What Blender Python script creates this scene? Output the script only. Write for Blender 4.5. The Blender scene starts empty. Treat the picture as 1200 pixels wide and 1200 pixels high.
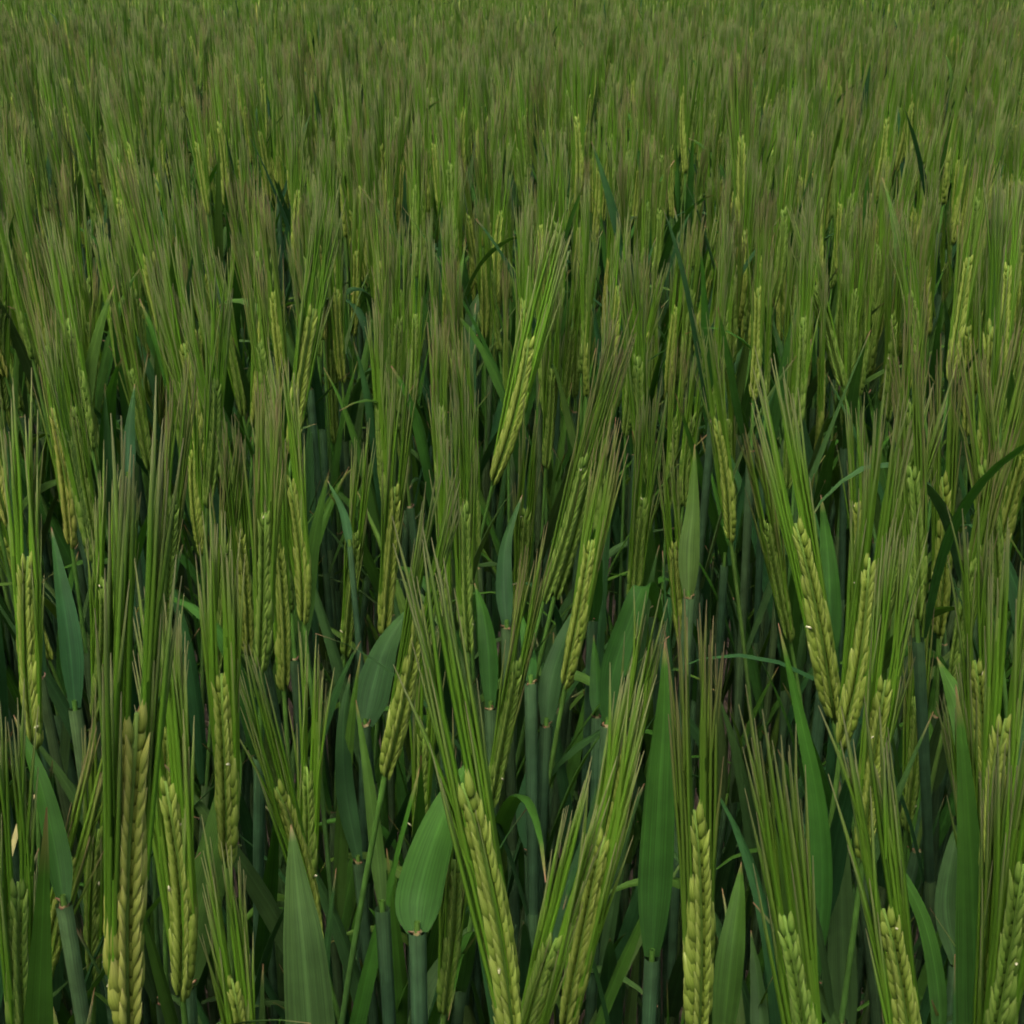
import bpy, math, random
import numpy as np
from mathutils import Vector, Matrix, Euler, noise

# ------------------------------------------------------------------ camera, sky, sun, exposure
H = 1.0                         # eye height above the soil
FPX = 1500.0                    # focal length in pixels of a 1200 px wide picture
PITCH = math.radians(23.4)
SUN_EL, SUN_AZ = math.radians(70), math.radians(-150)
scn = bpy.context.scene
cam_d = bpy.data.cameras.new('camera'); cam = bpy.data.objects.new('camera', cam_d)
scn.collection.objects.link(cam); scn.camera = cam
cam_d.sensor_width = 36.0; cam_d.lens = 36.0 * FPX / 1200.0
cam_d.clip_start = 0.02; cam_d.clip_end = 1000.0
cam.location = (0, 0, H); cam.rotation_euler = (math.pi / 2 - PITCH, 0, 0)

w = bpy.data.worlds.new('World'); scn.world = w; w.use_nodes = True
nt = w.node_tree; bg = nt.nodes['Background']
sky = nt.nodes.new('ShaderNodeTexSky'); sky.sky_type = 'NISHITA'; sky.sun_disc = False
sky.sun_elevation = SUN_EL; sky.sun_rotation = SUN_AZ
sky.air_density = 1.0; sky.dust_density = 5.0; sky.ozone_density = 1.0
nt.links.new(sky.outputs['Color'], bg.inputs['Color']); bg.inputs['Strength'].default_value = 0.15
sd = bpy.data.lights.new('sun', 'SUN'); sd.energy = 1.5; sd.angle = math.radians(40); sd.color = (1.0, 0.96, 0.88)
so = bpy.data.objects.new('sun', sd); scn.collection.objects.link(so)
# sun direction: azimuth measured like the sky texture (0 = +Y, clockwise)
sdir = Vector((math.sin(SUN_AZ) * math.cos(SUN_EL), math.cos(SUN_AZ) * math.cos(SUN_EL), math.sin(SUN_EL)))
so.rotation_euler = sdir.to_track_quat('Z', 'Y').to_euler(); so.location = (0, 0, 20)
vs = scn.view_settings; vs.view_transform = 'Standard'; vs.look = 'None'; vs.gamma = 1.0; vs.use_curve_mapping = False
vs.exposure = 1.35
cy = scn.cycles; cy.max_bounces = 2; cy.diffuse_bounces = 2; cy.glossy_bounces = 1; cy.transmission_bounces = 1
cy.filter_width = 1.9; cy.use_adaptive_sampling = True; cy.adaptive_threshold = 0.035; cy.adaptive_min_samples = 16; cy.caustics_reflective = False; cy.caustics_refractive = False

COL = scn.collection
RNG = random.Random(11)

# ------------------------------------------------------------------ materials
def nodes(name):
    m = bpy.data.materials.new(name); m.use_nodes = True
    t = m.node_tree; t.nodes.clear(); return m, t

def plant_mat(name, stops, rough=0.55, trans=0.25, veins=0.0, vary=0.25, spec=0.3, mottle=0.25, warm=(0.36, 0.40, 0.08), island=1.0, warmth=0.16, rib=False):
    """stops: (position along the UV's v, colour). Veins run along the blade (uv u); Object Info random shifts each piece."""
    m, t = nodes(name); N = t.nodes.new; L = t.links.new
    out = N('ShaderNodeOutputMaterial'); uv = N('ShaderNodeUVMap'); uv.uv_map = 'uv'
    sep = N('ShaderNodeSeparateXYZ'); L(uv.outputs[0], sep.inputs[0])
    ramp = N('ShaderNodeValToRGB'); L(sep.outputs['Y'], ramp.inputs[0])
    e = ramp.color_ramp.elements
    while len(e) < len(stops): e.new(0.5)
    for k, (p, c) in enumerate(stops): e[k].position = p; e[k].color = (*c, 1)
    col = ramp.outputs[0]
    oi = N('ShaderNodeObjectInfo'); geo = N('ShaderNodeNewGeometry'); tc = N('ShaderNodeTexCoord')
    # mottling that lives on the surface
    nz = N('ShaderNodeTexNoise'); nz.inputs['Scale'].default_value = 90; nz.inputs['Detail'].default_value = 3
    L(tc.outputs['Object'], nz.inputs['Vector'])
    mr = N('ShaderNodeMapRange'); mr.inputs[1].default_value = 0.3; mr.inputs[2].default_value = 0.7
    mr.inputs[3].default_value = 1 - mottle; mr.inputs[4].default_value = 1 + mottle; L(nz.outputs['Fac'], mr.inputs[0])
    # each object and each loose piece a little different
    rr = N('ShaderNodeMath'); rr.operation = 'ADD'; isl = N('ShaderNodeMath'); isl.operation = 'MULTIPLY'; isl.inputs[1].default_value = island; L(geo.outputs['Random Per Island'], isl.inputs[0]); L(oi.outputs['Random'], rr.inputs[0]); L(isl.outputs[0], rr.inputs[1])
    fr = N('ShaderNodeMath'); fr.operation = 'FRACT'; L(rr.outputs[0], fr.inputs[0])
    vr = N('ShaderNodeMapRange'); vr.inputs[3].default_value = 1 - vary; vr.inputs[4].default_value = 1 + vary; L(fr.outputs[0], vr.inputs[0])
    mul = N('ShaderNodeMath'); mul.operation = 'MULTIPLY'; L(mr.outputs[0], mul.inputs[0]); L(vr.outputs[0], mul.inputs[1])
    val = mul.outputs[0]
    if veins > 0:
        sn = N('ShaderNodeMath'); sn.operation = 'MULTIPLY'; sn.inputs[1].default_value = 97.0; vx = N('ShaderNodeMath'); vx.operation = 'MULTIPLY_ADD'; vx.inputs[1].default_value = 0.16; L(nz.outputs['Fac'], vx.inputs[0]); L(sep.outputs['X'], vx.inputs[2]); L(vx.outputs[0], sn.inputs[0])
        s2 = N('ShaderNodeMath'); s2.operation = 'SINE'; L(sn.outputs[0], s2.inputs[0])
        s3 = N('ShaderNodeMapRange'); s3.inputs[1].default_value = -1; s3.inputs[3].default_value = 1 - veins; s3.inputs[4].default_value = 1 + veins
        L(s2.outputs[0], s3.inputs[0])
        m2 = N('ShaderNodeMath'); m2.operation = 'MULTIPLY'; L(val, m2.inputs[0]); L(s3.outputs[0], m2.inputs[1]); val = m2.outputs[0]
    if rib:
        a1 = N('ShaderNodeMath'); a1.operation = 'SUBTRACT'; a1.inputs[1].default_value = 0.5; L(sep.outputs['X'], a1.inputs[0])
        a2 = N('ShaderNodeMath'); a2.operation = 'ABSOLUTE'; L(a1.outputs[0], a2.inputs[0])
        a3 = N('ShaderNodeMapRange'); a3.inputs[1].default_value = 0.015; a3.inputs[2].default_value = 0.06; a3.inputs[3].default_value = 1.25; a3.inputs[4].default_value = 1.0; L(a2.outputs[0], a3.inputs[0])
        mp = N('ShaderNodeMapping'); mp.inputs['Scale'].default_value = (34, 1.6, 1); L(uv.outputs[0], mp.inputs[0])
        ad = N('ShaderNodeVectorMath'); ad.operation = 'ADD'; L(mp.outputs[0], ad.inputs[0]); cm = N('ShaderNodeCombineXYZ'); sc9 = N('ShaderNodeMath'); sc9.operation = 'MULTIPLY'; sc9.inputs[1].default_value = 90; L(oi.outputs['Random'], sc9.inputs[0]); L(sc9.outputs[0], cm.inputs['Z']); L(cm.outputs[0], ad.inputs[1])
        n2 = N('ShaderNodeTexNoise'); n2.inputs['Scale'].default_value = 1.0; n2.inputs['Detail'].default_value = 4; L(ad.outputs[0], n2.inputs['Vector'])
        a4 = N('ShaderNodeMapRange'); a4.inputs[1].default_value = 0.3; a4.inputs[2].default_value = 0.7; a4.inputs[3].default_value = 0.72; a4.inputs[4].default_value = 1.28; L(n2.outputs['Fac'], a4.inputs[0])
        a5 = N('ShaderNodeMath'); a5.operation = 'MULTIPLY'; L(a3.outputs[0], a5.inputs[0]); L(a4.outputs[0], a5.inputs[1])
        a6 = N('ShaderNodeMath'); a6.operation = 'MULTIPLY'; L(a5.outputs[0], a6.inputs[0]); L(val, a6.inputs[1]); val = a6.outputs[0]
    # hue drift towards a warm tone per piece
    wm = N('ShaderNodeMix'); wm.data_type = 'RGBA'; wm.blend_type = 'MIX'
    wr = N('ShaderNodeMath'); wr.operation = 'MULTIPLY'; wr.inputs[1].default_value = 7.31; L(rr.outputs[0], wr.inputs[0])
    wf = N('ShaderNodeMath'); wf.operation = 'FRACT'; L(wr.outputs[0], wf.inputs[0])
    wp = N('ShaderNodeMath'); wp.operation = 'POWER'; wp.inputs[1].default_value = 3.0; L(wf.outputs[0], wp.inputs[0])
    ws = N('ShaderNodeMath'); ws.operation = 'MULTIPLY'; ws.inputs[1].default_value = warmth; L(wp.outputs[0], ws.inputs[0])
    L(ws.outputs[0], wm.inputs[0]); L(col, wm.inputs['A']); wm.inputs['B'].default_value = (*[x * 0.5 for x in warm], 1)
    mix = N('ShaderNodeVectorMath'); mix.operation = 'SCALE'; L(wm.outputs['Result'], mix.inputs[0]); L(val, mix.inputs['Scale'])
    p = N('ShaderNodeBsdfPrincipled'); L(mix.outputs[0], p.inputs['Base Color'])
    p.inputs['Roughness'].default_value = rough; p.inputs['Specular IOR Level'].default_value = spec
    sh = p.outputs[0]
    if trans > 0:
        tr = N('ShaderNodeBsdfTranslucent')
        tcol = N('ShaderNodeMix'); tcol.data_type = 'RGBA'; tcol.blend_type = 'MULTIPLY'; tcol.inputs[0].default_value = 1
        L(mix.outputs[0], tcol.inputs['A']); tcol.inputs['B'].default_value = (1.25, 1.3, 0.6, 1)
        L(tcol.outputs['Result'], tr.inputs['Color'])
        ms = N('ShaderNodeMixShader'); ms.inputs[0].default_value = trans
        L(sh, ms.inputs[1]); L(tr.outputs[0], ms.inputs[2]); sh = ms.outputs[0]
    L(sh, out.inputs[0]); return m

GR = (0.075, 0.150, 0.020)
MATS = [
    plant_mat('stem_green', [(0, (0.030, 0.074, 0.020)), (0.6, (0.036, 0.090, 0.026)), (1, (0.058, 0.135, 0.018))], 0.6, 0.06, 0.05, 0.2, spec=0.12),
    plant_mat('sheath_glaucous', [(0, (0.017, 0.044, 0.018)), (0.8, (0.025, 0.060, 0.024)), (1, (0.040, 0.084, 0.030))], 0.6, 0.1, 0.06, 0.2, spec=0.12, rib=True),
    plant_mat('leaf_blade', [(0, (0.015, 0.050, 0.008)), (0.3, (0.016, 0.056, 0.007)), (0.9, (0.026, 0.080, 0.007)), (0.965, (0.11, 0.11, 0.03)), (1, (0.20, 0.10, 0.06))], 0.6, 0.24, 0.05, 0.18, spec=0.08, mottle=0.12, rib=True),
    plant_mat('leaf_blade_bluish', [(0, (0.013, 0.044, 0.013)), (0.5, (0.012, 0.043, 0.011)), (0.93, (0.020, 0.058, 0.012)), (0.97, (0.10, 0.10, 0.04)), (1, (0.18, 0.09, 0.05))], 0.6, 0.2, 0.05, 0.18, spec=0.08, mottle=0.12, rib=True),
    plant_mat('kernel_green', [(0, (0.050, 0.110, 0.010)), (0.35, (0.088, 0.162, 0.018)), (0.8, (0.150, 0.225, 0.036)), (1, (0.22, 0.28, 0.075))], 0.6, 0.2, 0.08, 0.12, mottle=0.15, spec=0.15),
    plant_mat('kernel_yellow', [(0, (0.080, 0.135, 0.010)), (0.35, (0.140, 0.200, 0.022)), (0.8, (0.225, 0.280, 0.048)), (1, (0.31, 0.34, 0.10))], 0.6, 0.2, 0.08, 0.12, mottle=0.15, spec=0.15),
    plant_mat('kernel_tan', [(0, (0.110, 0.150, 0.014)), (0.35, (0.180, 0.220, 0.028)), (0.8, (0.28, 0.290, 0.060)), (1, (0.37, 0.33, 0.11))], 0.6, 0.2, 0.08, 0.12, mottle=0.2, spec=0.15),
    plant_mat('awn_green', [(0, (0.074, 0.172, 0.008)), (0.55, (0.080, 0.170, 0.011)), (0.78, (0.122, 0.178, 0.036)), (1, (0.215, 0.210, 0.090))], 0.6, 0.25, 0, 0.25, mottle=0.08, warm=(0.3, 0.3, 0.06), spec=0.15, island=0.3),
    plant_mat('awn_brown_tipped', [(0, (0.076, 0.168, 0.010)), (0.55, (0.090, 0.165, 0.015)), (0.82, (0.140, 0.158, 0.040)), (1, (0.185, 0.140, 0.070))], 0.6, 0.25, 0, 0.25, mottle=0.08, warm=(0.3, 0.26, 0.07), spec=0.15, island=0.3),
    plant_mat('auricle_pink', [(0, (0.16, 0.15, 0.06)), (1, (0.25, 0.08, 0.06))], 0.5, 0.1, 0, 0.3),
    plant_mat('anther_pale', [(0, (0.36, 0.34, 0.16)), (1, (0.42, 0.40, 0.24))], 0.6, 0.1, 0, 0.15),
    plant_mat('straw', [(0, (0.15, 0.14, 0.04)), (1, (0.22, 0.17, 0.07))], 0.7, 0.05, 0.1, 0.3),
]
STEM, SHEATH, LEAF, LEAFB, KG, KY, KT, AG, AB, AUR, ANT, STRAW = range(12)

def soil_mat():
    m, t = nodes('soil'); N = t.nodes.new; L = t.links.new
    out = N('ShaderNodeOutputMaterial'); p = N('ShaderNodeBsdfPrincipled'); tc = N('ShaderNodeTexCoord')
    n1 = N('ShaderNodeTexNoise'); n1.inputs['Scale'].default_value = 35; n1.inputs['Detail'].default_value = 8; L(tc.outputs['Object'], n1.inputs['Vector'])
    r = N('ShaderNodeValToRGB'); r.color_ramp.elements[0].color = (0.022, 0.016, 0.010, 1); r.color_ramp.elements[1].color = (0.095, 0.068, 0.042, 1)
    r.color_ramp.elements[0].position = 0.3; r.color_ramp.elements[1].position = 0.75
    L(n1.outputs['Fac'], r.inputs[0]); L(r.outputs[0], p.inputs['Base Color']); p.inputs['Roughness'].default_value = 0.9
    b = N('ShaderNodeBump'); b.inputs['Strength'].default_value = 0.8; b.inputs['Distance'].default_value = 0.01
    L(n1.outputs['Fac'], b.inputs['Height']); L(b.outputs[0], p.inputs['Normal']); L(p.outputs[0], out.inputs[0]); return m

# ------------------------------------------------------------------ mesh helpers
class MB:
    def __init__(s): s.v = []; s.f = []; s.m = []; s.uv = []
    def add(s, verts, uvs, faces, mat):
        o = len(s.v); s.v.extend(verts); s.uv.extend(uvs)
        for f in faces: s.f.append(tuple(o + i for i in f)); s.m.append(mat)
    def mesh(s, name, smooth=True):
        me = bpy.data.meshes.new(name); me.from_pydata([tuple(v) for v in s.v], [], s.f)
        used = sorted(set(s.m)); 
        for k in used: me.materials.append(MATS[k])
        idx = {k: i for i, k in enumerate(used)}
        me.polygons.foreach_set('material_index', [idx[k] for k in s.m])
        me.polygons.foreach_set('use_smooth', [smooth] * len(s.f))
        ul = me.uv_layers.new(name='uv'); li = np.empty(len(me.loops), np.int32); me.loops.foreach_get('vertex_index', li)
        ul.data.foreach_set('uv', np.array(s.uv, np.float32)[li].ravel())
        me.update(); return me

def frames(pts, hint):
    n = len(pts); out = []
    side = None
    for i in range(n):
        t = (pts[min(i + 1, n - 1)] - pts[max(i - 1, 0)]).normalized()
        if side is None: s = t.cross(hint)
        else: s = side - t * side.dot(t)
        if s.length < 1e-6: s = t.orthogonal()
        s.normalize(); side = s; out.append((t, s, s.cross(t)))
    return out

def tube(mb, pts, rad, sides, mat, flat=1.0, hint=Vector((0, 1, 0)), v0=0.0, v1=1.0, cap=True):
    fr = frames(pts, hint); n = len(pts); V = []; U = []; F = []
    for i in range(n):
        t, s, b = fr[i]
        for k in range(sides):
            a = 2 * math.pi * k / sides
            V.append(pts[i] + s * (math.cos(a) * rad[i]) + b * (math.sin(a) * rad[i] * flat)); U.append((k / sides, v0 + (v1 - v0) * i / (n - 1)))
    for i in range(n - 1):
        for k in range(sides):
            k2 = (k + 1) % sides; F.append((i * sides + k, i * sides + k2, (i + 1) * sides + k2, (i + 1) * sides + k))
    if cap:
        F.append(tuple(range(sides - 1, -1, -1))); F.append(tuple((n - 1) * sides + k for k in range(sides)))
    mb.add(V, U, F, mat)

def catmull(P, n):
    P = [Vector(p) for p in P]
    if len(P) == 2: return [P[0].lerp(P[1], i / (n - 1)) for i in range(n)]
    Q = [P[0] * 2 - P[1]] + P + [P[-1] * 2 - P[-2]]
    out = []; m = len(P) - 1
    for i in range(n):
        x = i / (n - 1) * m; k = min(int(x), m - 1); t = x - k
        a, b, c, d = Q[k:k + 4]
        out.append(0.5 * ((2 * b) + (c - a) * t + (2 * a - 5 * b + 4 * c - d) * t * t + (3 * b - a - 3 * c + d) * t ** 3))
    return out

def bezier(a, b, c, d, n):
    o = []
    for i in range(n):
        t = i / (n - 1); u = 1 - t
        o.append(a * u ** 3 + b * (3 * u * u * t) + c * (3 * u * t * t) + d * t ** 3)
    return o

def leaf_width(t, base=0.55, peak=0.22):
    up = base + (1 - base) * math.sin(min(t / peak, 1) * math.pi / 2)
    dn = 1.0 if t < peak else (1 - ((t - peak) / (1 - peak)) ** 1.55)
    return up * max(dn, 0.0)

def blade(mb, pts, wmax, mat, side0=None, hint=None, twist=0.0, keel=0.16, base=0.55, peak=0.22, across=4, ripple=0.0, seed=0.0):
    n = len(pts); V = []; U = []; F = []
    fr = frames(pts, hint or Vector((0, 1, 0)))
    for i in range(n):
        t, s, b = fr[i]
        if side0 is not None:
            s = side0 - t * side0.dot(t)
            s = s.normalized() if s.length > 1e-4 else fr[i][1]; b = s.cross(t)
        tt = i / (n - 1); a = twist * tt
        s, b = s * math.cos(a) + b * math.sin(a), b * math.cos(a) - s * math.sin(a)
        ww = leaf_width(tt, base, peak) * wmax * 0.5 + 0.00015
        for k in range(across + 1):
            u = k / across * 2 - 1
            rp = ripple * wmax * math.sin(tt * 17 + seed + u * 2.0) * abs(u)
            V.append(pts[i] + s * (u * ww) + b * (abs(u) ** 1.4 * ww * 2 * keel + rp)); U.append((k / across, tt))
    c = across + 1
    for i in range(n - 1):
        for k in range(across): F.append((i * c + k, i * c + k + 1, (i + 1) * c + k + 1, (i + 1) * c + k))
    mb.add(V, U, F, mat)

# ------------------------------------------------------------------ the ear: one kernel, sterile spikelets, awns
EAR_L = 0.095
def kernel_shape(mb, M, mat, sides=6):
    prof = [(0.0, 0.62, 0.0), (0.0016, 0.92, 0.1), (0.0044, 1.0, 0.35), (0.0080, 0.74, 0.65), (0.0114, 0.36, 0.88), (0.0145, 0.09, 1.0)]
    V = []; U = []; F = []
    for (z, r, v) in prof:
        for k in range(sides):
            a = 2 * math.pi * k / sides
            ridge = 1.0 + (0.10 if k % 2 == 0 else -0.04)
            V.append(M @ Vector((math.cos(a) * r * 0.0020 * ridge, math.sin(a) * r * 0.0018 * ridge, z))); U.append((k / sides, v))
    for i in range(len(prof) - 1):
        for k in range(sides):
            k2 = (k + 1) % sides; F.append((i * sides + k, i * sides + k2, (i + 1) * sides + k2, (i + 1) * sides + k))
    F.append(tuple(range(sides - 1, -1, -1))); F.append(tuple((len(prof) - 1) * sides + k for k in range(sides)))
    mb.add(V, U, F, mat)

class EarVariant:
    def __init__(self, seed):
        r = random.Random(seed); self.n = r.randint(34, 38)
        bow = r.uniform(-0.16, 0.16); bowy = r.uniform(-0.10, 0.10)
        def cx(z): q = z / EAR_L; return Vector((bow * EAR_L * (q * q - q), bowy * EAR_L * (q * q - q), z))
        self.cx = cx
        top = EAR_L - 0.013
        self.kern = []; self.awn = []
        for k in range(self.n):
            q = k / (self.n - 1); z = 0.001 + top * q; s = 1 if k % 2 else -1
            size = (0.78 + 0.30 * math.sin(math.pi * min(q * 1.15 + 0.12, 1.0))) * r.uniform(0.95, 1.05)
            if q > 0.9: size *= 0.86
            if q < 0.12: size *= 0.72 + 2.3 * q
            tilt = math.radians(r.uniform(7, 10.5)) * (1 - 0.55 * q ** 3)
            p = cx(z) + Vector((s * 0.0021 * size, r.uniform(-0.0003, 0.0003), 0))
            M = Matrix.Translation(p) @ Euler((r.uniform(-0.05, 0.05), s * tilt, r.uniform(-0.25, 0.25))).to_matrix().to_4x4() @ Matrix.Diagonal((size, size * 1.05, size * 1.02, 1))
            self.kern.append(M)
            tip = M @ Vector((0, 0, 0.0134))
            if q < 0.5 and r.random() < 0.15: continue
            ln = r.uniform(0.066, 0.088) * (0.88 + 0.2 * math.sin(math.pi * min(q + 0.15, 1)))
            sp = s * math.radians(r.uniform(-1.0, 3.2) + 1.2 * (1 - q)); spy = math.radians(r.gauss(0, 1.7))
            if r.random() < 0.04: sp *= 2.4; spy *= 2.5
            d0 = Vector((s * r.uniform(0.015, 0.05) * (1 - 0.6 * q), r.gauss(0, 0.012), 1)).normalized()
            d1 = Vector((math.sin(sp), math.sin(spy), 1)).normalized()
            wob = Vector((r.gauss(0, 0.0008), r.gauss(0, 0.0008), 0))
            self.awn.append([tip - d0 * 0.002, tip + d0 * ln * 0.35, tip + d0 * ln * 0.4 + d1 * ln * 0.32 + wob, tip + d0 * ln * 0.36 + d1 * ln * 0.64 + wob * 1.8])
        self.ster = []
        for k in range(self.n):
            q = k / (self.n - 1); z = top * q; s = 1 if k % 2 else -1
            for y in (-1, 1):
                if q > 0.93: continue
                p = cx(z) + Vector((s * 0.0013, y * 0.0016, 0.001))
                d = Vector((s * 0.17 + r.uniform(-.05, .05), y * 0.06, 1)).normalized()
                self.ster.append((p, p + d * r.uniform(0.0075, 0.0105)))
    def core(self, mb, mat, rach=KG, sides=4):
        tube(mb, [self.cx(EAR_L * 0.93 * i / 6) for i in range(7)], [0.0013] * 6 + [0.0006], 4, rach, v0=0.1, v1=0.5)
        for a, b in self.ster: tube(mb, [a, a.lerp(b, .45), b], [0.0006, 0.00105, 0.00012], sides, mat, v0=0.2, v1=0.95, cap=False)
    def kernels(self, mb, mat, sides=6):
        for M in self.kern: kernel_shape(mb, M, mat, sides)
    def awns(self, mb, mat, sides=3):
        for P in self.awn: tube(mb, P, [0.00080, 0.00084, 0.00066, 0.00012], sides, mat, hint=Vector((0.3, 1, 0)), cap=False)

EARS = [EarVariant(100 + k) for k in range(8)]
def mesh_of(name, fn):
    mb = MB(); fn(mb); return mb.mesh(name)
KERNEL_ME = {m: mesh_of('kernel', lambda mb: kernel_shape(mb, Matrix.Identity(4), m)) for m in (KG, KY, KT)}
CORE_ME = {(i, m): mesh_of('ear', lambda mb: e.core(mb, m)) for i, e in enumerate(EARS) for m in (KG, KY, KT)}
KERNELS_ME = {(i, m): mesh_of('kernels', lambda mb: e.kernels(mb, m)) for i, e in enumerate(EARS) for m in (KG, KY, KT)}
AWNS_ME = {(i, m): mesh_of('awns', lambda mb: e.awns(mb, m)) for i, e in enumerate(EARS) for m in (AG, AB)}
ANTHER_ME = mesh_of('anther', lambda mb: tube(mb, [Vector((0, 0, 0)), Vector((0.0002, 0, 0.0012)), Vector((0, 0.0003, 0.0026))], [0.0002, 0.0005, 0.00025], 5, ANT))
def auricle_fn(mb):
    for s in (-1, 1):
        tube(mb, [Vector((s * 0.001, 0, 0)), Vector((s * 0.0032, -0.0012, 0.0006)), Vector((s * 0.0040, -0.0030, 0.0022)), Vector((s * 0.0032, -0.0042, 0.0036))], [0.0009, 0.0008, 0.0006, 0.0002], 4, AUR, cap=False)
    tube(mb, [Vector((0, 0.0002, -0.0010)), Vector((0, 0, 0.0012))], [0.0030, 0.0026], 7, AUR, v0=0, v1=0.3, cap=False)
AURICLE_ME = mesh_of('auricle', auricle_fn)

# ------------------------------------------------------------------ picture geometry
FWD = Vector((0, math.cos(PITCH), -math.sin(PITCH))); UPV = Vector((0, math.sin(PITCH), math.cos(PITCH))); EYE = Vector((0, 0, H))
def ray(px, py): return (FWD + Vector((1, 0, 0)) * ((px - 600) / FPX) + UPV * ((600 - py) / FPX))
def at_y(px, py, y): r = ray(px, py); return EYE + r * (y / r.y)
def at_z(px, py, z): r = ray(px, py); return EYE + r * ((z - H) / r.z)
def project(p):
    d = p - EYE; z = d.dot(FWD)
    if z < 0.05: return None
    return (600 + FPX * d.x / z, 600 - FPX * d.dot(UPV) / z, z)

# ------------------------------------------------------------------ a stalk as a description
class Stalk:
    """root, stem curve, sheaths, leaves, ear matrix - turned into objects (near) or one mesh (far)."""
    def __init__(s): s.leaves = []; s.sheaths = []; s.ear = None; s.label = None; s.auricles = []

def make_stem(s, base, axis, r, root=None):
    if root is None:
        lean = Vector((axis.x, axis.y, 0))
        root = Vector((base.x, base.y, 0)) - lean * base.z * 0.45 + Vector((r.uniform(-.02, .02), r.uniform(-.02, .02), 0))
        root.z = 0.0
    s.root = root
    s.stem = bezier(root + Vector((0, 0, -0.01)), root + Vector((0, 0, base.z * 0.4)), base - axis * base.z * 0.3, base, 12)
    s.stem_r = [0.0021 - 0.0009 * (i / 11) for i in range(12)]

def on_stem(s, z):
    P = s.stem
    for a, b in zip(P, P[1:]):
        if a.z <= z <= b.z: return a.lerp(b, (z - a.z) / max(b.z - a.z, 1e-6)), (b - a).normalized()
    return (P[-1].copy(), (P[-1] - P[-2]).normalized()) if z > P[-1].z else (P[0].copy(), (P[1] - P[0]).normalized())

def add_sheath(s, z0, z1, r0=0.0026, r1=0.0031):
    pts = [on_stem(s, z0 + (z1 - z0) * i / 5)[0] for i in range(6)]
    s.sheaths.append((pts, [r0 + (r1 - r0) * (i / 5) for i in range(6)]))

def wild_leaf(s, z, az, length, width, up, droop, r, mat, dry=False):
    p, t = on_stem(s, z); d = Vector((math.cos(az), math.sin(az), 0))
    pts = [p + d * 0.0022]; ang = up; n = 13; step = length / (n - 1)
    for i in range(n - 1):
        ang += droop * (i / n) * r.uniform(0.6, 1.4)
        pts.append(pts[-1] + (t * math.cos(ang) + d * math.sin(ang)) * step)
    side = Vector((-d.y, d.x, 0))
    s.leaves.append(dict(pts=pts, w=width, mat=mat, side=side, twist=r.uniform(-1.1, 1.1), ripple=r.uniform(0, 0.05), seed=r.uniform(0, 6), bend=droop))
    s.auricles.append((p, t, d, len(s.leaves) - 1))

def clothe(s, top, r, flag=True, lower=2, steep=1.0):
    """sheaths and leaves below the height top"""
    az = r.uniform(0, 6.28)
    zs = []
    if flag: zs.append((top, r.uniform(0.10, 0.17), r.uniform(0.009, 0.0135), r.uniform(0.08, 0.36)))
    z = top - r.uniform(0.10, 0.16)
    for k in range(lower):
        if z < 0.12: break
        zs.append((z, r.uniform(0.16, 0.26), r.uniform(0.009, 0.013), r.uniform(0.1, 0.42))); z -= r.uniform(0.11, 0.16)
    for (zz, ln, wd, up) in zs:
        add_sheath(s, max(zz - r.uniform(0.14, 0.18), 0.02), zz)
        kind = r.random()
        droop = r.uniform(0.0, 0.10) if kind < 0.84 else r.uniform(0.2, 0.5)
        wild_leaf(s, zz, az, ln, wd, up * steep, droop, r, LEAF if r.random() < 0.55 else LEAFB)
        az += math.pi + r.uniform(-0.5, 0.5)

def ear_matrix(base, axis, length, face, roll):
    """local Z along the ear, local Y (the broad face) turned to the direction face, then rolled about the axis"""
    y = (face - axis * face.dot(axis)).normalized(); x = y.cross(axis).normalized()
    x, y = x * math.cos(roll) + y * math.sin(roll), y * math.cos(roll) - x * math.sin(roll)
    k = length / EAR_L
    M = Matrix((x, y, axis)).transposed().to_4x4() @ Matrix.Scale(k, 4)
    return Matrix.Translation(base) @ M

def wild_stalk(root, r, height=None, lean=None, eared=True, wind=Vector((0, 0, 0))):
    s = Stalk()
    ztip = height if height else r.gauss(0.775, 0.035); ztip = min(max(ztip, 0.64), 0.86)
    a = r.uniform(0, 6.28); l = abs(r.gauss(0, 0.075))
    ax = (Vector((math.cos(a) * l, math.sin(a) * l * 0.8, 1)) + wind).normalized() if lean is None else lean
    L = r.uniform(0.078, 0.104)
    if eared:
        base_z = ztip - L * ax.z
        base = Vector((root.x + ax.x * base_z * 0.5, root.y + ax.y * base_z * 0.5, base_z))
        make_stem(s, base, ax, r, root)
        ec = r.choices((KG, KY, KT), (0.62, 0.33, 0.05))[0]; ac = AB if r.random() < 0.30 else AG
        s.ear = dict(M=ear_matrix(base - ax * 0.002, ax, L, Vector((math.cos(a * 3), math.sin(a * 3), 0)), r.uniform(0, 6.28)), v=r.randrange(len(EARS)), kc=ec, ac=ac, L=L, axis=ax, base=base, tip=base + ax * L, heads=0)
        clothe(s, base_z - r.uniform(0.0, 0.13), r, True, r.choice((1, 2, 2)))
    else:
        top = r.uniform(0.36, 0.60); base = Vector((root.x + ax.x * top * .5, root.y + ax.y * top * .5, top)); make_stem(s, base, ax, r, root)
        clothe(s, top - 0.01, r, True, 2, 0.7)
    return s

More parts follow.
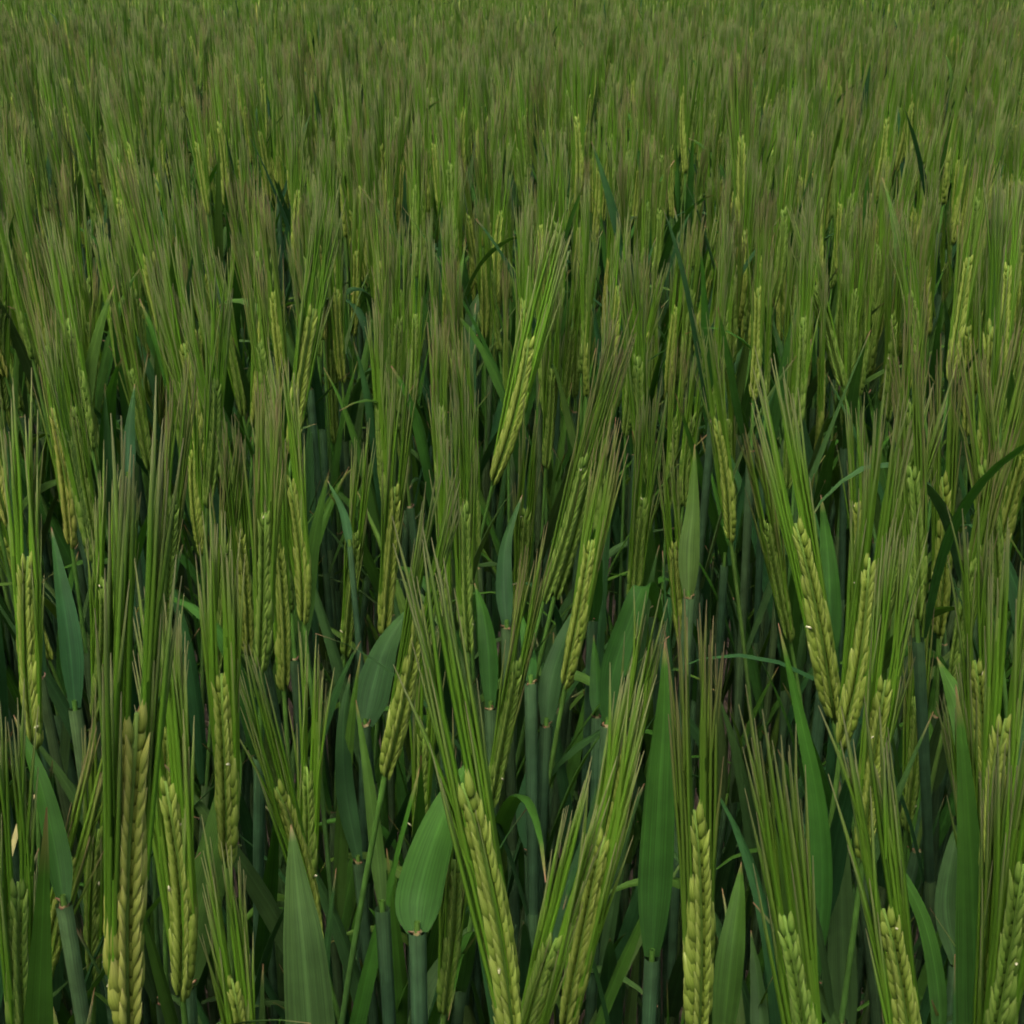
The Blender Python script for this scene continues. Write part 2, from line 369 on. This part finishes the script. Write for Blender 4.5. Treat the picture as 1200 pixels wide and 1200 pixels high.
def emit_joined(s, mb, lod=0):
    if lod == 0:
        tube(mb, s.stem, s.stem_r, 5, STEM, cap=False)
        for p, rd in s.sheaths: tube(mb, p, rd, 6, SHEATH, cap=False)
        for l in s.leaves: blade(mb, l['pts'], l['w'], l['mat'], l['side'], twist=l['twist'], ripple=l['ripple'], seed=l['seed'], across=4)
        if s.ear:
            e = EARS[s.ear['v']]; t = MB(); e.core(t, s.ear['kc']); e.kernels(t, s.ear['kc'], 5); e.awns(t, s.ear['ac'])
            M = s.ear['M']; t.v = [M @ v for v in t.v]
            o = len(mb.v); mb.v += t.v; mb.uv += t.uv; mb.f += [tuple(o + i for i in f) for f in t.f]; mb.m += t.m
    else:
        tube(mb, s.stem[::4] + [s.stem[-1]], [0.002] * 4, 3, STEM, cap=False)
        for l in s.leaves: blade(mb, l['pts'][::4], l['w'], l['mat'], l['side'], twist=l['twist'], across=2)
        if s.ear:
            e = EARS[s.ear['v']]; M = s.ear['M']; ax = s.ear['axis']; b = s.ear['base']; L = s.ear['L']
            tube(mb, [b, b + ax * L * .3, b + ax * L * .8, b + ax * L], [0.002, 0.0045, 0.0035, 0.001], 4, s.ear['kc'], flat=0.7, cap=False, v0=.3)
            for P in e.awn[::2]: tube(mb, [M @ P[0], M @ P[2], M @ P[3]], [0.0012, 0.0009, 0.0001], 3, s.ear['ac'], cap=False)

# ------------------------------------------------------------------ ground
gx = sorted(set([round(x, 3) for x in np.arange(-2, 2.01, 0.05)] + [s * 2 * 1.45 ** k for k in range(1, 16) for s in (-1, 1)]))
gy = sorted(set([round(y, 3) for y in np.arange(-1, 3.01, 0.05)] + [3 * 1.45 ** k for k in range(1, 15)] + [-1 * 1.6 ** k for k in range(1, 14)]))
gv = [(x, y, 0.012 * noise.noise(Vector((x * 9, y * 9, 0))) + 0.006 * noise.noise(Vector((x * 31, y * 31, 5)))) for y in gy for x in gx]
nx = len(gx); gf = [(j * nx + i, j * nx + i + 1, (j + 1) * nx + i + 1, (j + 1) * nx + i) for j in range(len(gy) - 1) for i in range(nx - 1)]
gm = bpy.data.meshes.new('ground'); gm.from_pydata(gv, [], gf); gm.materials.append(soil_mat())
gm.polygons.foreach_set('use_smooth', [True] * len(gf))
ground = bpy.data.objects.new('ground', gm); COL.objects.link(ground); ground['kind'] = 'structure'; ground['label'] = 'dark brown bare soil under the barley'; ground['category'] = 'soil'

# ------------------------------------------------------------------ the ears one can pick out: tip px, foot px, width px, colour, whole ear seen, label
GRP = 'barley stalks standing in the field'
HERO = [
 (164, 797, 150, 1200, 36, 't', 1, 'barley stalk with a plump tan-gold ear, the broadest ear of all, kernels in chevrons'),
 (188, 890, 214, 1165, 20, 'y', 1, 'slender yellow-green barley ear just beside the plump tan-gold ear'),
 (258, 765, 262, 905, 20, 'y', 0, 'yellow-green barley ear standing over a broad dark leaf, between two awn brushes'),
 (317, 905, 371, 1112, 17, 'y', 1, 'slim yellow barley ear crossed halfway by a broad dark leaf blade'),
 (358, 880, 357, 985, 14, 'g', 0, None), (22, 1008, 33, 1195, 22, 'g', 0, None), (118, 955, 112, 1110, 12, 'g', 0, None),
 (88, 985, 62, 1085, 12, 'y', 0, None), (196, 835, 196, 900, 12, 'y', 0, None), (266, 1128, 280, 1240, 13, 'y', 0, None),
 (493, 694, 450, 916, 22, 'y', 1, 'leaning yellow-green barley ear with clear chevrons before a broad shaded leaf'),
 (532, 888, 600, 1215, 25, 'y', 0, 'long side-on yellow barley ear slanting across a thick brush of green awns'),
 (737, 843, 716, 960, 17, 'y', 0, None), (713, 958, 684, 1102, 20, 'y', 0, 'leaning yellow-green barley ear low beside a tall broad upright leaf'),
 (660, 1080, 622, 1220, 28, 'g', 0, 'dull green barley ear with herringbone kernels low down in the shade'),
 (609, 757, 585, 892, 16, 'g', 0, None), (497, 838, 490, 992, 13, 'g', 0, None), (533, 990, 525, 1112, 12, 'g', 0, None),
 (811, 920, 816, 1215, 25, 'y', 0, 'upright bright yellow barley ear with blunt square tip and pale flecks'),
 (911, 1044, 934, 1215, 27, 'g', 0, 'low tilted green barley ear with a ragged two-pointed tip'),
 (1029, 1040, 1058, 1215, 29, 'y', 0, 'low tilted yellow-green barley ear close beside an arching bright leaf'),
 (1042, 775, 1014, 1012, 24, 'y', 1, 'tall leaning yellow-green ear rising above an arching bright leaf'),
 (1183, 818, 1164, 1010, 27, 'y', 0, 'bright yellow barley ear leaning over a smaller greener ear'),
 (1131, 927, 1147, 1030, 18, 'y', 0, None), (1204, 985, 1180, 1160, 26, 'g', 0, None), (1019, 630, 986, 872, 23, 'y', 1, 'long smooth yellow-green ear tilting towards a chevron-patterned one'),
 (926, 590, 973, 834, 27, 'y', 1, 'tilted yellow-green barley ear with the crispest chevron kernels'),
 (1071, 800, 1064, 892, 14, 'g', 0, None), (1140, 754, 1146, 862, 18, 'y', 0, None), (1178, 1070, 1165, 1230, 24, 'g', 0, None),
 (34, 630, 46, 865, 18, 'y', 1, 'straight narrow yellow-green ear beside a dull bluish leaf'), (204, 562, 188, 755, 16, 'g', 1, None),
 (311, 582, 305, 745, 19, 'g', 0, None), (335, 542, 357, 725, 16, 'y', 1, None), (275, 598, 284, 702, 12, 'y', 0, None), (263, 625, 254, 765, 12, 'g', 0, None),
 (251, 428, 245, 545, 12, 'g', 0, None), (371, 345, 344, 530, 18, 'y', 1, 'high pale yellow-green ear leaning, kernels in neat herringbone'), (6, 343, 5, 475, 12, 'g', 0, None),
 (-3, 620, 26, 690, 11, 'y', 0, None), (198, 466, 193, 560, 9, 'y', 0, None), (120, 662, 114, 785, 14, 'g', 0, None), (146, 650, 142, 760, 10, 'g', 0, None),
 (622, 380, 578, 562, 20, 'y', 1, 'high broad yellow-green ear leaning, bright chevrons above a dark gap'),
 (737, 375, 734, 498, 9, 'g', 0, None), (747, 402, 753, 502, 12, 'g', 0, None), (765, 375, 766, 462, 8, 'g', 0, None), (464, 553, 450, 742, 12, 'y', 1, None),
 (545, 573, 548, 725, 14, 'g', 0, None), (615, 583, 608, 702, 9, 'g', 0, None), (697, 614, 674, 745, 15, 'y', 0, None), (686, 518, 655, 632, 15, 'g', 0, None),
 (698, 498, 668, 625, 14, 'g', 0, None), (757, 568, 749, 662, 12, 'g', 0, None), (791, 623, 796, 695, 9, 'y', 0, None), (418, 610, 405, 765, 10, 'g', 1, None),
 (1004, 574, 1006, 655, 12, 'y', 0, None), (1067, 454, 1060, 565, 14, 'g', 0, None), (1103, 540, 1100, 745, 12, 'y', 1, 'very slim straight yellow-green ear standing above a bluish sheath'),
 (1146, 528, 1162, 658, 20, 'g', 0, None), (835, 476, 856, 632, 13, 'y', 1, None), (853, 480, 858, 560, 8, 'g', 0, None), (817, 474, 806, 560, 9, 'g', 0, None),
 (942, 358, 934, 472, 11, 'g', 0, None), (953, 322, 985, 450, 14, 'g', 0, None), (1009, 318, 1006, 405, 9, 'g', 0, None), (1045, 355, 1043, 445, 9, 'g', 0, None),
 (1063, 333, 1074, 420, 10, 'g', 0, None), (1162, 450, 1160, 505, 9, 'y', 0, None), (897, 600, 911, 672, 9, 'g', 0, None),
 (471, 360, 467, 450, 10, 'g', 0, None), (487, 356, 484, 440, 9, 'g', 0, None), (418, 284, 415, 370, 7, 'y', 0, None), (275, 312, 272, 390, 7, 'g', 0, None), (581, 342, 577, 420, 7, 'g', 0, None), (553, 300, 549, 370, 6, 'y', 0, None),
 (670, 372, 664, 430, 8, 'g', 0, None), (390, 400, 393, 520, 8, 'g', 0, None), (1110, 300, 1112, 380, 7, 'g', 0, None), (1170, 305, 1185, 400, 10, 'g', 0, None), (1135, 370, 1133, 450, 9, 'y', 0, None),
 (646, 420, 642, 500, 9, 'g', 0, None), (790, 478, 784, 560, 8, 'g', 0, None),
]
DROP = {14: 0.30}
CMAP = {'t': KT, 'y': KY, 'g': KG}
stalks = []
for k, (tx, ty, bx, by, wp, c, whole, lab) in enumerate(HERO):
    r = random.Random(1000 + k)
    T = at_z(tx, ty, H - DROP.get(k, 0.215)); B = at_y(bx, by, T.y); L = (T - B).length
    if whole: tgt = min(max(L, 0.088), 0.110)
    else: tgt = L if L < 0.110 else 0.110
    f = min(max(tgt / L, 0.78), 1.3)
    w0 = wp * (T - EYE).dot(FWD) / FPX                           # a thin-looking ear stands farther back and lower
    f = max(f, min(0.0060 / w0, 1.55, 0.112 / L))
    T = EYE + (T - EYE) * f; B = EYE + (B - EYE) * f
    axis = (T - B).normalized(); L = (T - B).length
    if not whole or L < 0.08: L = max(L, r.uniform(0.086, 0.100))
    # lean a little towards or away from the eye as well
    axis = (axis + Vector((0, r.gauss(0, 0.05), 0))).normalized(); B = T - axis * L
    s = Stalk(); make_stem(s, B, axis, r)
    dep = (T - EYE).dot(FWD); wm = wp / (FPX / dep)             # width in metres as seen
    q = min(max((wm / (L / EAR_L) - 0.0048) / 0.0048, 0.0), 1.0); roll = min(math.acos(q) * 0.55, 0.6) * r.choice((-1, 1))
    s.ear = dict(M=ear_matrix(B - axis * 0.002, axis, L, (EYE - B).normalized(), roll), v=k % len(EARS), kc=CMAP[c], ac=AB if r.random() < 0.32 and c != 't' else AG, L=L, axis=axis, base=B, tip=T, heads=4 if lab and 'flecks' in lab else r.choice((0, 0, 1, 2, 3)))
    s.near = T.y; s.hero = True; s.label = lab; s.kk = k
    clothe(s, B.z - r.uniform(0.05, 0.15), r, r.random() < 0.55, 2, 0.7)
    stalks.append(s)

# ------------------------------------------------------------------ blades one can pick out: path px collar -> tip, width px, distance, colour, label
BLADES = [
 ([(220, 1155), (232, 1075), (255, 985), (272, 905), (276, 850)], 46, 0.42, LEAF, 'broad dark green leaf folded along its midrib, pink collar at its foot'),
 ([(75, 1060), (64, 990), (45, 910), (16, 838)], 30, 0.42, LEAF, 'leafy barley shoot, plain green blade tapering behind a thin curled straw leaf'),
 ([(372, 1400), (366, 1260), (356, 1120), (348, 1040), (341, 966)], 58, 0.36, LEAFB, 'very broad dark pointed leaf crossing a slim yellow ear'),
 ([(8, 1020), (22, 965), (38, 935), (53, 917)], 6, 0.44, STRAW, 'thin curled straw-coloured leaf on a short shoot'),
 ([(448, 1065), (441, 990), (430, 900), (417, 820)], 17, 0.47, LEAF, 'narrow bright upright leaf ending in a sharp point beside a leaning ear'),
 ([(489, 1092), (490, 1050), (508, 985), (533, 925), (556, 885)], 56, 0.40, LEAF, 'wide rounded leaf blade standing on a thick bluish sheath'),
 ([(486, 1240), (508, 1170), (535, 1115), (566, 1070)], 44, 0.5, LEAFB, 'dark slanting leaf low in the shade by a yellow ear'),
 ([(764, 1122), (768, 1030), (773, 920), (778, 830), (779, 752)], 40, 0.45, LEAF, 'tall broad flat leaf standing straight up on a bluish sheath'),
 ([(955, 1150), (964, 1040), (958, 940), (938, 840), (912, 730)], 25, 0.45, LEAF, 'long bright wavy leaf with an orange tip and pink collar'),
 ([(992, 1240), (988, 1120), (986, 1010), (984, 915)], 34, 0.47, LEAFB, 'dull bluish upright leaf behind the long wavy leaf'),
 ([(1100, 1240), (1100, 1165), (1085, 1085), (1056, 1022), (1029, 976)], 20, 0.40, LEAF, 'arching bright green leaf bowed over a low ear'),
 ([(845, 1240), (856, 1130), (864, 1065), (869, 1010)], 34, 0.46, LEAF, 'short pointed leaf standing in the dark gap'),
 ([(893, 1240), (889, 1160), (880, 1090)], 22, 0.47, LEAFB, 'small narrow leaf close to a short pointed leaf'),
 ([(1150, 920), (1138, 870), (1120, 815), (1098, 770)], 36, 0.52, LEAF, 'leafy barley shoot, wide dark green slanting blade crossing several ears'),
 ([(88, 830), (80, 745), (70, 680), (60, 618)], 28, 0.55, LEAFB, 'dull bluish leaf with a brown tip among awns'),
 ([(410, 640), (402, 600), (384, 563)], 10, 0.72, LEAFB, 'little curved leaf tip over a dark gap'),
 ([(575, 830), (572, 760), (566, 715), (556, 683)], 22, 0.6, LEAF, 'short bright leaf with a rounded point above a brush of awns'),
 ([(594, 735), (590, 680), (594, 630), (612, 580)], 20, 0.62, LEAFB, 'dark smooth bowed leaf next to a slim ear'),
 ([(428, 850), (438, 800), (455, 750), (486, 705)], 44, 0.66, LEAFB, 'broad shaded leaf slanting behind the leaning chevron ear'),
 ([(712, 850), (718, 790), (735, 735), (754, 688), (770, 705), (781, 752)], 30, 0.55, LEAF, 'large leaf bent sharply over near its tip'),
 ([(640, 850), (648, 790), (668, 735), (692, 690)], 26, 0.58, LEAFB, 'leafy barley shoot, bluish blade slanting against a yellow ear'),
 ([(700, 840), (699, 790), (696, 744)], 17, 0.6, LEAF, 'small upright leaf between a slanting leaf and a bent leaf'),
 ([(622, 800), (618, 755), (605, 703)], 17, 0.58, LEAF, 'leafy barley shoot, small pointed blade beside a ragged ear tip'),
 ([(807, 700), (808, 640), (812, 590), (814, 520)], 24, 0.66, LEAF, 'upright dark leaf above a pair of bluish sheaths'),
 ([(645, 1130), (668, 1060), (690, 985), (706, 900)], 30, 0.52, LEAFB, 'long dark blade rising behind a low leaning ear'),
 ([(622, 1000), (618, 940), (640, 870), (655, 830)], 26, 0.56, LEAFB, 'bluish leaf with its collar over a pale thick sheath'),
 ([(965, 800), (972, 720), (970, 650), (962, 580)], 30, 0.58, LEAF, 'wide green leaf standing between two tilted ears'),
 ([(1120, 1130), (1108, 1060), (1118, 990), (1125, 960)], 24, 0.5, LEAFB, 'leafy barley shoot, pale-edged shaded blade under yellow ears'),
 ([(150, 560), (151, 510), (158, 450)], 16, 0.78, LEAFB, 'bluish pointed leaf in a dark opening between awn brushes'),
 ([(420, 1010), (405, 930), (402, 850), (410, 790)], 22, 0.6, LEAFB, 'leafy barley shoot, narrow shaded blade in a dark gap'),
]
for k, (path, wp, d, mat, lab) in enumerate(BLADES):
    r = random.Random(3000 + k); s = Stalk()
    P = [at_y(px, py, d - 0.02 + 0.05 * i / (len(path) - 1)) for i, (px, py) in enumerate(path)]
    t0 = (P[1] - P[0]).normalized(); ax = (t0 * 0.35 + Vector((0, 0, 1))).normalized()
    c = P[0]; make_stem(s, c + ax * 0.004, ax, r)
    add_sheath(s, max(c.z - 0.2, 0.03), c.z, 0.0024, 0.0034 if wp > 14 else 0.0018)
    dep = (c - EYE).dot(FWD); wm = min(wp * dep / FPX, 0.021)
    pts = catmull(P, 20)
    side = None if len(path) < 6 else Vector((0.95, 0.1, 0.3)).normalized()
    s.leaves.append(dict(pts=pts, w=wm, mat=mat, side=side, hint=FWD, twist=r.uniform(-0.5, 0.5), ripple=r.uniform(0.0, 0.04), seed=r.uniform(0, 6), bend=0, base=0.42, peak=0.26))
    dd = Vector((t0.x, -0.6, 0)).normalized(); s.auricles.append((c, ax, dd, 0))
    z = c.z - r.uniform(0.10, 0.15); az = r.uniform(0, 6.28)
    for q in range(2):
        if z > 0.12:
            add_sheath(s, max(z - 0.15, 0.02), z); wild_leaf(s, z, az, r.uniform(0.14, 0.22), r.uniform(0.009, 0.013), r.uniform(0.15, 0.4), r.uniform(0, 0.3), r, LEAFB); z -= 0.13; az += 3.1
    s.near = d; s.hero = True; s.label = lab; s.kk = 500 + k; stalks.append(s)

# ------------------------------------------------------------------ the other stalks near enough to tell apart, placed so that they leave the ears above in sight
def samples(s):
    out = []
    if s.ear:
        b, t, ax = s.ear['base'], s.ear['tip'], s.ear['axis']
        for i in range(9):
            p = b.lerp(t + ax * 0.085, i / 8); q = project(p)
            if q: out.append((q[0], q[1], q[2], 0.006))
    for l in s.leaves[:2]:
        for p in l['pts'][::3]:
            q = project(p)
            if q: out.append((q[0], q[1], q[2], l['w'] * 0.45))
    return out
guard = []
for s in stalks:
    if s.ear:
        seen = (HERO[s.kk][1], HERO[s.kk][3])
        for i in range(10):
            q = project(s.ear['base'].lerp(s.ear['tip'], i / 9))
            if q and q[1] < seen[1] + 4: guard.append((q[0], q[1], q[2], 0.004))
    else:
        for p in s.leaves[0]['pts'][::2]:
            q = project(p); 
            if q: guard.append((q[0], q[1], q[2], s.leaves[0]['w'] * 0.3))
G = np.array(guard)
def hides(s):
    n = 0
    for (x, y, z, hw) in samples(s):
        m = G[:, 2] > z + 0.01
        if not m.any(): continue
        g = G[m]; d = np.hypot(g[:, 0] - x, g[:, 1] - y)
        n += int((d < (hw * FPX / z + g[:, 3] * FPX / g[:, 2])).sum())
    return n
def wind(x, y):
    return Vector((0.10 * noise.noise(Vector((x * 1.6, y * 1.3, 3))) , 0.09 * noise.noise(Vector((x * 1.4, y * 1.7, 9))), 0))
def swell(x, y): return 0.030 * noise.noise(Vector((x * 2.1, y * 1.5, 20))) + 0.02 * noise.noise(Vector((x * 5, y * 5, 31)))
NEAR_Y = 1.10
def in_wedge(x, y, margin=0.02): return abs(x) < 0.41 * y * 1.06 + margin
placed = [(s.root.x, s.root.y) for s in stalks]
r = random.Random(77); tries = 0
while len(stalks) < 300 and tries < 6000:
    tries += 1
    y = 0.36 + (NEAR_Y - 0.36) * math.sqrt(r.random()); x = r.uniform(-1, 1) * (0.41 * y * 1.05)
    if any((x - a) ** 2 + (y - b) ** 2 < 0.013 ** 2 for a, b in placed): continue
    eared = y > 0.52 and r.random() < 0.94
    st = random.Random(r.random())
    s = wild_stalk(Vector((x, y, 0)), st, (0.77 + swell(x, y) + st.gauss(0, 0.028)) if eared else None, None, eared, wind(x, y))
    if hides(s) > (2 if eared else 1): continue
    s.near = y; s.hero = False; s.kk = 0; stalks.append(s); placed.append((x, y))
print('near stalks', len(stalks), 'tries', tries)

# ------------------------------------------------------------------ turn the near stalks into objects
def link(name, me, parent, M=None, kind=None):
    o = bpy.data.objects.new(name, me); COL.objects.link(o); o.parent = parent
    if M is not None: o.matrix_local = M
    if kind: o['kind'] = kind
    return o
def describe(s):
    if s.label: return s.label
    lf = s.leaves[0] if s.leaves else None
    bent = lf and lf['bend'] > 0.2
    if not s.ear:
        return ('young barley shoot without an ear, ' + ('bluish ' if lf['mat'] == LEAFB else 'green ') + ('arching' if bent else 'upright')
                + (' broad' if lf['w'] > 0.011 else ' narrow') + ' top leaf')
    e = s.ear; tilt = math.degrees(math.acos(max(min(e['axis'].z, 1), -1)))
    ht = 'tall' if e['tip'].z > 0.80 else ('short' if e['tip'].z < 0.745 else 'middling')
    ln = 'upright' if tilt < 4 else ('tilted' if tilt < 9 else 'slanting')
    col = {KG: 'green', KY: 'yellow-green', KT: 'tan'}[e['kc']]
    size = 'long' if e['L'] > 0.097 else ('stubby' if e['L'] < 0.087 else 'mid-length')
    aw = 'brown-tipped awns' if e['ac'] == AB else 'all-green awns'
    fl = 'arching' if bent else ('broad' if lf['w'] > 0.0112 else 'narrow')
    fl += ' bluish leaf' if lf['mat'] == LEAFB else ' green leaf'
    return f'{ht} {ln} barley stalk, {size} {col} ear, {aw}, {fl}'
nk = 0
for s in stalks:
    root = bpy.data.objects.new('barley_stalk', None); COL.objects.link(root); root.location = s.root; root.empty_display_size = 0.02
    root['label'] = describe(s); root['category'] = 'barley stalk' if s.ear else 'barley shoot'; root['group'] = GRP
    R = s.root; loc = lambda pts: [p - R for p in pts]
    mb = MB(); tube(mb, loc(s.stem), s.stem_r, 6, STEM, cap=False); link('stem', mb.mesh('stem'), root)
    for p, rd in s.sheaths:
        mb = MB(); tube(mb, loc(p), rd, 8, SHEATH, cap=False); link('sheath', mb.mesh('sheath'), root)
    lo = []
    for l in s.leaves:
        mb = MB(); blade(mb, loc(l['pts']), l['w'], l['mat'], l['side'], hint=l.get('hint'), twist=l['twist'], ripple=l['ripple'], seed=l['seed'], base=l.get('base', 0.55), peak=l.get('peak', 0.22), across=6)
        lo.append(link('leaf', mb.mesh('leaf'), root))
    for (p, t, d, i) in s.auricles:
        ra = random.Random(p.x * 1e4)
        if i > 0 or (ra.random() < 0.4 and not (s.label and 'collar' in s.label)): continue
        y = (-d - t * (-d).dot(t)).normalized(); x = y.cross(t)
        M = Matrix.Translation(p - R) @ Matrix((x, y, t)).transposed().to_4x4() @ Euler((ra.uniform(-.4, .4), ra.uniform(-.5, .5), ra.uniform(-.8, .8))).to_matrix().to_4x4() @ Matrix.Scale(ra.uniform(0.5, 0.85), 4)
        link('auricle', AURICLE_ME, lo[i], M)
    if s.ear:
        e = s.ear; ev = EARS[e['v']]
        eo = link('ear', CORE_ME[(e['v'], e['kc'])], root, Matrix.Translation(-R) @ e['M'])
        link('awns', AWNS_ME[(e['v'], e['ac'])], eo, None, 'stuff')
        if s.hero:
            for M in ev.kern: link('kernel', KERNEL_ME[e['kc']], eo, M); nk += 1
        else:
            link('kernels', KERNELS_ME[(e['v'], e['kc'])], eo, None, 'stuff')
        rr = random.Random(s.kk * 7 + 5)
        for q in range(e['heads']):
            M = rr.choice(ev.kern) @ Matrix.Translation((rr.uniform(-.001, .001), rr.choice((-1, 1)) * 0.0021, 0.007)) @ Euler((rr.uniform(-1, 1), rr.uniform(-1, 1), rr.uniform(0, 6))).to_matrix().to_4x4()
            link('anther', ANTHER_ME, eo, M)
print('kernels', nk)

# ------------------------------------------------------------------ the rest of the crop: one mass out to the horizon
lib = bpy.data.collections.new('barley_variants')
NV = 28
for k in range(NV):
    rv = random.Random(5000 + k); mb = MB()
    emit_joined(wild_stalk(Vector((0, 0, 0)), rv, rv.gauss(0.775, 0.018), None, k < NV - 6), mb)
    o = bpy.data.objects.new('variant_%03d' % k, mb.mesh('barley_variant')); lib.objects.link(o)
NP = 4
for k in range(NP):
    rv = random.Random(6000 + k); mb = MB()
    for q in range(420):
        emit_joined(wild_stalk(Vector((rv.uniform(-.5, .5), rv.uniform(-.5, .5), 0)), rv, rv.gauss(0.775, 0.042), None, True), mb, 1)
    o = bpy.data.objects.new('variant_%03d' % (NV + k), mb.mesh('barley_patch')); lib.objects.link(o)

rp = random.Random(42); PTS = []; ROT = []; SC = []; IX = []
def put(x, y):
    wd = wind(x, y); hs = (0.775 + swell(x, y)) / 0.775
    PTS.append((x, y, 0.0)); tz = rp.uniform(0, 6.28)
    ROT.append((-wd.y * 0.8 + rp.gauss(0, 0.045), wd.x * 0.8 + rp.gauss(0, 0.045), tz)); SC.append(hs * rp.gauss(1, 0.038)); IX.append(rp.randrange(NV))
DENS = 600; FAR = 4.4
def scatter(x0, x1, y0, y1, keep, dens):
    for _ in range(int((x1 - x0) * (y1 - y0) * dens)):
        x = rp.uniform(x0, x1); y = rp.uniform(y0, y1)
        if keep(x, y) and noise.noise(Vector((x * 7, y * 7, 55))) > rp.uniform(-0.9, -0.1): put(x, y)
scatter(-4.6, 4.6, -0.9, FAR, lambda x, y: abs(x) < 0.62 * max(y, 0) + 0.9 and not (in_wedge(x, y, 0.035) and y < NEAR_Y) and math.hypot(x, y) > 0.36 and not (y < 0.3 and abs(x) < 0.34), DENS)
def low(x, y):
    if in_wedge(x, y, 0.035) and 0.46 < y < NEAR_Y:
        put(x, y); IX[-1] = NV - 1 - rp.randrange(6); SC[-1] = rp.uniform(0.62, 0.98)
    return False
scatter(-0.6, 0.6, 0.45, NEAR_Y, low, 330)
n_single = len(PTS)
y = FAR
while y < 95:
    half = 0.75 * y + 2; x = -half; 
    while x < half:
        PTS.append((x + rp.uniform(-.1, .1), y + 0.5 + rp.uniform(-.1, .1), swell(x * .4, y * .4) * 0.8)); ROT.append((0, 0, rp.choice((0, 1.5708, 3.1416, 4.7124)))); SC.append(rp.uniform(0.97, 1.05)); IX.append(NV + rp.randrange(NP)); x += 1.0
    y += 1.0
print('crop instances', n_single, len(PTS))
pm = bpy.data.meshes.new('barley_crop'); pm.from_pydata(PTS, [], [])
a = pm.attributes.new('rot', 'FLOAT_VECTOR', 'POINT'); a.data.foreach_set('vector', np.array(ROT, np.float32).ravel())
a = pm.attributes.new('scl', 'FLOAT', 'POINT'); a.data.foreach_set('value', np.array(SC, np.float32))
a = pm.attributes.new('idx', 'INT', 'POINT'); a.data.foreach_set('value', np.array(IX, np.int32))
crop = bpy.data.objects.new('barley_crop', pm); COL.objects.link(crop)
crop['kind'] = 'stuff'; crop['category'] = 'barley crop'; crop['label'] = 'dense green barley crop stretching away as one mass'
ng = bpy.data.node_groups.new('crop_nodes', 'GeometryNodeTree')
ng.interface.new_socket('Geometry', in_out='INPUT', socket_type='NodeSocketGeometry'); ng.interface.new_socket('Geometry', in_out='OUTPUT', socket_type='NodeSocketGeometry')
N = ng.nodes.new; L = ng.links.new
gi = N('NodeGroupInput'); go = N('NodeGroupOutput'); ci = N('GeometryNodeCollectionInfo'); ci.inputs['Collection'].default_value = lib
ci.inputs['Separate Children'].default_value = True; ci.inputs['Reset Children'].default_value = True
iop = N('GeometryNodeInstanceOnPoints'); iop.inputs['Pick Instance'].default_value = True
def attr(n, t):
    q = N('GeometryNodeInputNamedAttribute'); q.data_type = t; q.inputs['Name'].default_value = n; return q.outputs[0]
er = N('FunctionNodeEulerToRotation'); L(attr('rot', 'FLOAT_VECTOR'), er.inputs[0])
L(gi.outputs[0], iop.inputs['Points']); L(ci.outputs[0], iop.inputs['Instance']); L(er.outputs[0], iop.inputs['Rotation'])
L(attr('scl', 'FLOAT'), iop.inputs['Scale']); L(attr('idx', 'INT'), iop.inputs['Instance Index']); L(iop.outputs[0], go.inputs[0])
md = crop.modifiers.new('crop', 'NODES'); md.node_group = ng
